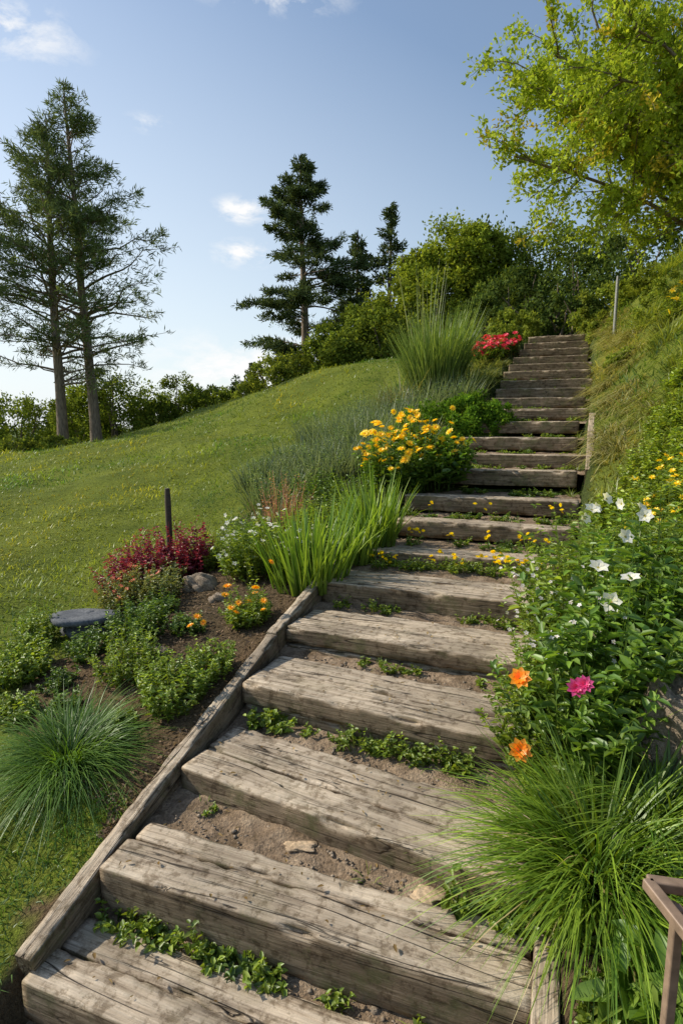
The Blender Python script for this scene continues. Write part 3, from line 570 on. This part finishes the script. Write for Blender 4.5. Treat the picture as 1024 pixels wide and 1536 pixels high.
# ------------------------------------------------------------------ trees
def conifer(name,X,Y,Ht,cb,prof,nbr,tpb,npt,nl,nw,ca,cbb,elev=(.1,.5),droop=.25,lat=.3,tr=.25,lean=(0,0),dead=0,flat=.35,df=.5):
    z0=h1(X,Y)-.2; e=empty(name,(0,0,0)); mbt=MB(); s=np.linspace(0,1,14)
    wob=np.cumsum(R.normal(0,.05,(14,2)),0)*(Ht/15)
    ax=np.c_[X+lean[0]*s+wob[:,0]*s,Y+lean[1]*s+wob[:,1]*s,z0+Ht*s]
    tube(mbt,ax,tr*(1-s)**.75+.02+.25*tr*np.exp(-s*25),10)
    TP=[];TD=[]
    for i in range(nbr):
        f=R.random()**.9; hs=cb+(1-cb)*f*.985; L=np.interp(f,prof[0],prof[1])*R.uniform(.4,1.2); az=i*2.399+R.normal(0,.4)
        p0=np.array([np.interp(hs,s,ax[:,k]) for k in range(3)]); el=R.uniform(*elev)+.5*f
        t=np.linspace(0,1,7)[:,None]; d=np.array([math.cos(az),math.sin(az),0]); kink=R.normal(0,.06,(7,3))*L*t
        pts=p0+d*L*t*math.cos(el)+np.array([0,0,1.])*(L*math.sin(el)*t-droop*L*t**2+droop*.5*L*t**4)+kink
        tube(mbt,pts,(.014+.013*L)*(1-t[:,0])*.8+.006,4)
        k=max(4,int(tpb*L/3*(1 if f>dead else df))); u=R.uniform(.3,1.0,k)**.8
        q=np.stack([np.interp(u,t[:,0],pts[:,j]) for j in range(3)],-1)
        sd=np.array([-d[1],d[0],0]); of=R.normal(0,1,k)*lat*L*(1.15-u)*.8
        q=q+sd*of[:,None]+d*np.abs(of)[:,None]*.4+np.array([0,0,1.])*R.normal(0,.06*flat*3,k)[:,None]; TP.append(q); TD.append(np.tile(d,(k,1))+sd*np.sign(of)[:,None]*.6)
    mbt.build('trunk',M_bark,True,e)
    TP=np.concatenate(TP); TD=np.concatenate(TD); m=len(TP); tone=R.uniform(.6,1.4,(m,1))
    p=np.repeat(TP,npt,0)+R.normal(0,nl*.35,(m*npt,3))*[1,1,.5]; d=np.repeat(TD,npt,0)*.7+rdir(m*npt)*.9; d[:,2]+=.25
    mbf=MB(); quads(mbf,p,d,rdir(m*npt),nl*R.uniform(.6,1.3,m*npt),nw,cols(m*npt,ca,cbb,.15)*np.repeat(tone,npt,0)); mbf.build('needles',M_needle,False,e); return e
PC=((.08,.12,.05),(.18,.22,.085)); FC=((.045,.07,.035),(.11,.145,.06))
pf=([0,.2,.45,.75,1],[3.4,4.6,3.4,1.9,.4])
conifer('pine_tree',-12.6,26,14.0,.2,pf,125,24,10,.30,.042,*PC,tr=.22,dead=.36)
conifer('pine_tree',-11.35,26.6,15.4,.22,pf,135,24,10,.30,.042,*PC,tr=.22,dead=.36,lean=(-.3,0))
conifer('pine_tree',-17.2,25,12.8,.2,([0,.3,.7,1],[3,4.4,2.8,.5]),105,24,10,.30,.042,*PC,tr=.22,dead=.3)
conifer('fir_tree',-1.9,31,12.4,.1,([0,.12,.35,.55,.75,1],[1.4,3.0,3.2,2.6,1.7,.25]),105,52,11,.27,.06,*FC,elev=(-.2,.25),droop=.22,tr=.24,flat=.25)
conifer('fir_tree',1.0,34,9.2,.05,([0,.3,1],[2,1.9,.2]),80,40,9,.28,.08,*FC,elev=(-.1,.1),tr=.16)
conifer('fir_tree',2.6,33,9.8,.05,([0,.3,1],[2,1.8,.2]),80,40,9,.28,.08,*FC,elev=(-.1,.1),tr=.16)
conifer('fir_tree',-8.3,46,5.6,.05,([0,.3,1],[1.2,1.1,.2]),40,50,8,.3,.11,*FC,tr=.1)
conifer('fir_tree',-6.8,44,5.8,.05,([0,.3,1],[1.2,1.1,.2]),40,50,8,.3,.11,*FC,tr=.1)

BG=((.09,.135,.022),(.21,.26,.045)); BD=((.045,.08,.022),(.12,.16,.04)); BL=((.13,.18,.03),(.28,.32,.06))
def bush(name,lobes,n,ls,c):
    mb=MB()
    for lb in lobes: lobe(mb,*lb,n,ls*1.25,*c,nc=n//65,cr=.2)
    e=empty(name); mb.build('foliage',M_far,False,e)
    mt=MB()
    for (x,y,z,rx,ry,rz) in lobes:
        g=h1(x,y)-.2
        for q in range(5):
            t=np.linspace(0,1,6)[:,None]; end=np.array([x+R.normal(0,rx*.45),y+R.normal(0,ry*.45),z+EYE+rz*R.uniform(.2,.8)]); st=np.array([x+R.normal(0,.15),y+R.normal(0,.15),g])
            tube(mt,st+(end-st)*t+R.normal(0,.08,(6,3))*t,.06*(1-t[:,0])+.012,5)
    mt.build('stems',M_bark,True,e); return e
bush('broadleaf_shrub',[(-11.3,29,.8,2.0,1.6,2.0),(-13.4,30,.5,1.7,1.5,1.8),(-9.6,30,.2,1.2,1.1,1.3)],8500,.12,BG)
bush('broadleaf_shrub',[(-8.7,31,1.0,1.0,1.1,2.0),(-7.4,31,.8,1.2,1.2,1.0),(-6.2,31,1.0,1.1,1.1,.9)],4500,.12,BG)
bush('broadleaf_shrub',[(-18.5,33,-.1,2.3,1.8,2.0),(-22,32,-.3,2.7,1.8,2.2),(-15.4,34,.1,1.9,1.8,1.8)],7500,.14,BG)
bush('broadleaf_shrub',[(-14,24,-1.0,1.2,.9,.55),(-12.2,24.5,-.8,.9,.7,.35),(-16.5,24,-1.2,1.5,1,.75)],4000,.1,BL)
bush('broadleaf_shrub',[(-11.5,45,.9,1.6,1.5,2.2),(-9.8,45,.9,1.6,1.5,2.2),(-7.4,45,1.3,1.5,1.5,2.0)],3000,.22,BD)
bush('broadleaf_shrub',[(-3.4,28.5,2.1,1.1,1.1,1.4),(-2.2,28,2.4,1.1,1.1,1.2),(-4.4,29,1.3,1,1,1.1)],5000,.11,BL)
bush('broadleaf_tree',[(-.4,27.2,3.3,1.3,1.2,1.4),(1.1,27,3.9,1.5,1.4,1.9),(2.0,25,3.7,1.4,1.2,1.6),(.5,25.5,3.1,1.3,1,1.1)],8000,.12,BG)
bush('broadleaf_tree',[(3,26,4.7,1.8,1.6,2.5),(4.8,26,6.0,1.9,1.8,2.8),(4,24.5,4.4,1.6,1.4,1.9),(3.6,26,6.5,1.1,1,1.1),(5.6,25,6.8,1.3,1.2,1.4)],9500,.13,((.14,.19,.02),(.29,.34,.05)))
bush('broadleaf_tree',[(6.6,26,6.2,1.9,1.7,2.6),(8.3,25,5.8,2.0,1.8,2.7),(6.2,24,4.4,1.6,1.4,1.8),(10.5,25,5.5,2.2,2,2.8)],8500,.13,BG)
bush('hedge_shrub',[(6.3,21.5,4.0,1.5,1.2,1.5),(8.2,21,4.3,1.7,1.4,1.8),(10.2,20,4.9,1.9,1.5,2.0),(12.5,19,5.6,2.2,1.6,2.4),(7.3,19.3,3.2,1.5,.9,1.1),(4.9,20.5,3.4,1.1,1,1.0)],6500,.11,BD)
mb=MB()
for i in range(60):
    x=-95+i*2.6+R.normal(0,1); y=80+R.normal(0,6); lobe(mb,x,y,-1.0,2.6,2.2,R.uniform(2.5,4.2),700,.5,(.06,.085,.05),(.11,.14,.075),nc=22,cr=.25)
mb.build('distant_tree_line',M_far)

# bright arching tree on the right bank
def rtree(name,X,Y,stems,m=40):
    z0=h1(X,Y)-.15; e=empty(name); mt=MB(); LP=[];LD=[]
    def branch(p,d,L,r,curv):
        k=7; pts=[p]; dd=d.copy()
        for i in range(k):
            dd=nrm(dd+R.normal(0,.12,3)+curv*np.array([0,0,-1.])*(.05+.02*i)); pts.append(pts[-1]+dd*L/k)
        pts=np.array(pts); tube(mt,pts,np.linspace(r,r*.35,k+1),5 if r>.02 else 3,(.2,.15,.1)); return pts
    for (dx,dy,dz,L) in stems:
        p=branch(np.array([X+R.normal(0,.2),Y+R.normal(0,.2),z0]),nrm(np.array([dx,dy,dz])),L,.05,.5)
        for j in range(18):
            t=R.uniform(.2,1); i=min(int(t*7),6); q=p[i]+(p[i+1]-p[i])*(t*7-i); d1=nrm(nrm(p[i+1]-p[i])*.8+rdir(1)[0]*.8+np.array([0,0,.25]))
            p1=branch(q,d1,L*R.uniform(.16,.32),.016,.4)
            for j2 in range(9):
                t2=R.uniform(.1,1); i2=min(int(t2*7),6); q2=p1[i2]; d2=nrm(nrm(p1[i2+1]-p1[i2])+rdir(1)[0]*.8+np.array([0,0,.15]))
                p2=branch(q2,d2,R.uniform(.3,.8),.006,.5)
                u=R.uniform(0,7,m); ii=np.minimum(u.astype(int),6); LP.append(p2[ii]+(p2[ii+1]-p2[ii])*(u-ii)[:,None]+R.normal(0,.05,(m,3))); LD.append(np.tile(d2,(m,1)))
    mt.build('branches',M_bark,True,e); P_=np.concatenate(LP); D_=np.concatenate(LD); n=len(P_)
    tone=np.repeat(R.uniform(.8,1.25,(n//m,1)),m,0); warm=np.repeat((R.random((n//m,1))<.08),m,0)
    c=cols(n,(.22,.31,.03),(.42,.49,.06),.15); c=np.where(warm,c*[1.25,.85,.9],c)*tone
    mf=MB(); quads(mf,P_,D_*.5+rdir(n)*.8,rdir(n)+[0,0,.6],R.uniform(.07,.12,n),R.uniform(.035,.06,n),c); mf.build('leaves',M_far,False,e)
rtree('broadleaf_tree',8.1,11.8,[(-.95,.0,.8,5.6),(-.75,-.2,.95,5.6),(-.45,.3,1,5.6),(-1,.1,.62,5.8),(-.15,0,1,5.8),(.3,-.3,1,5.5),(-.9,-.3,.7,5.2),(-.5,-.4,.85,5.2),(-1,.3,.65,5.4),(-.7,-.2,.45,3.4),(-.3,.1,.6,4.0),(-.6,.1,.8,4.2),(-1,-.1,.5,5.0)])
rtree('broadleaf_tree',10.2,12.2,[(-.4,-.1,1,6),(.1,0,1,6.5),(-.6,.2,.9,5.6),(-.3,-.4,.7,5),(-.6,0,.5,4)],34)

# ------------------------------------------------------------------ sky, sun, camera
SUN_AZ=-74; SUN_EL=37
wld=bpy.data.worlds.new('World'); scene.world=wld; wld.use_nodes=True; nt=wld.node_tree; nt.nodes.clear()
out=N(nt,'ShaderNodeOutputWorld'); bg=N(nt,'ShaderNodeBackground'); bg.inputs[1].default_value=.15
sky=N(nt,'ShaderNodeTexSky',sky_type='NISHITA',sun_disc=False); sky.sun_elevation=math.radians(SUN_EL); sky.sun_rotation=math.radians(SUN_AZ); sky.air_density=1.2; sky.dust_density=.8; sky.ozone_density=1.5
tc=N(nt,'ShaderNodeTexCoord'); D=tc.outputs['Generated']
mp=N(nt,'ShaderNodeMapping'); mp.inputs['Scale'].default_value=(1,1,2.2); nt.links.new(D,mp.inputs[0])
nz=noise(nt,mp.outputs[0],15,5,.65,.3)
def blobs(lst):
    tot=None
    for (c,sc,am) in lst:
        a=N(nt,'ShaderNodeVectorMath',operation='SUBTRACT'); nt.links.new(D,a.inputs[0]); a.inputs[1].default_value=c
        b=N(nt,'ShaderNodeVectorMath',operation='DIVIDE'); nt.links.new(a.outputs[0],b.inputs[0]); b.inputs[1].default_value=sc
        l=N(nt,'ShaderNodeVectorMath',operation='LENGTH'); nt.links.new(b.outputs[0],l.inputs[0])
        g=mth(nt,'MULTIPLY',mth(nt,'SUBTRACT',1.0,mth(nt,'MULTIPLY',l.outputs['Value'],.55),True),am)
        tot=g if tot is None else mth(nt,'MAXIMUM',tot,g)
    return tot
tot=blobs((((-.155,.93,.329),(.03,.06,.013),1.0),((-.155,.949,.271),(.034,.06,.014),1.0),((-.41,.775,.485),(.06,.08,.022),.7),((-.09,.833,.55),(.07,.1,.010),.6),((-.137,.985,.09),(.16,.2,.045),.9),((-.27,.87,.42),(.02,.05,.008),.5)))
cl=mth(nt,'MULTIPLY',tot,ramp(nt,mth(nt,'ADD',nz,mth(nt,'MULTIPLY',tot,.22)),[(.50,(0,0,0)),(.72,(1,1,1))]))
cl=mth(nt,'MULTIPLY',cl,1.6,True)
hz_=mth(nt,'ADD',.05,blobs((((-.45,.88,.02),(.55,.6,.33),.85),((.1,.99,.0),(.9,.6,.22),.35))))
skyc=mixc(nt,hz_,sky.outputs[0],(5.8,6.3,6.7))
nt.links.new(mixc(nt,cl,skyc,(6.7,6.7,6.7)),bg.inputs[0]); nt.links.new(bg.outputs[0],out.inputs[0])
sl=bpy.data.lights.new('sun','SUN'); sl.energy=5.0; sl.angle=math.radians(.5); sl.color=(1,.92,.78); so=bpy.data.objects.new('sun',sl); scene.collection.objects.link(so)
az=math.radians(SUN_AZ); el=math.radians(SUN_EL); sd=Vector((math.sin(az)*math.cos(el),math.cos(az)*math.cos(el),math.sin(el))); so.rotation_euler=sd.to_track_quat('Z','Y').to_euler(); so.location=(-20,20,30)
cam=bpy.data.cameras.new('camera'); cam.sensor_fit='HORIZONTAL'; cam.sensor_width=24; cam.lens=20; cam.clip_end=5000; cam.clip_start=.05
co=bpy.data.objects.new('camera',cam); co.location=(0,0,EYE); co.rotation_euler=(math.radians(81.5),0,0); scene.collection.objects.link(co); scene.camera=co
scene.view_settings.view_transform='Standard'; scene.view_settings.look='None'; scene.view_settings.exposure=0
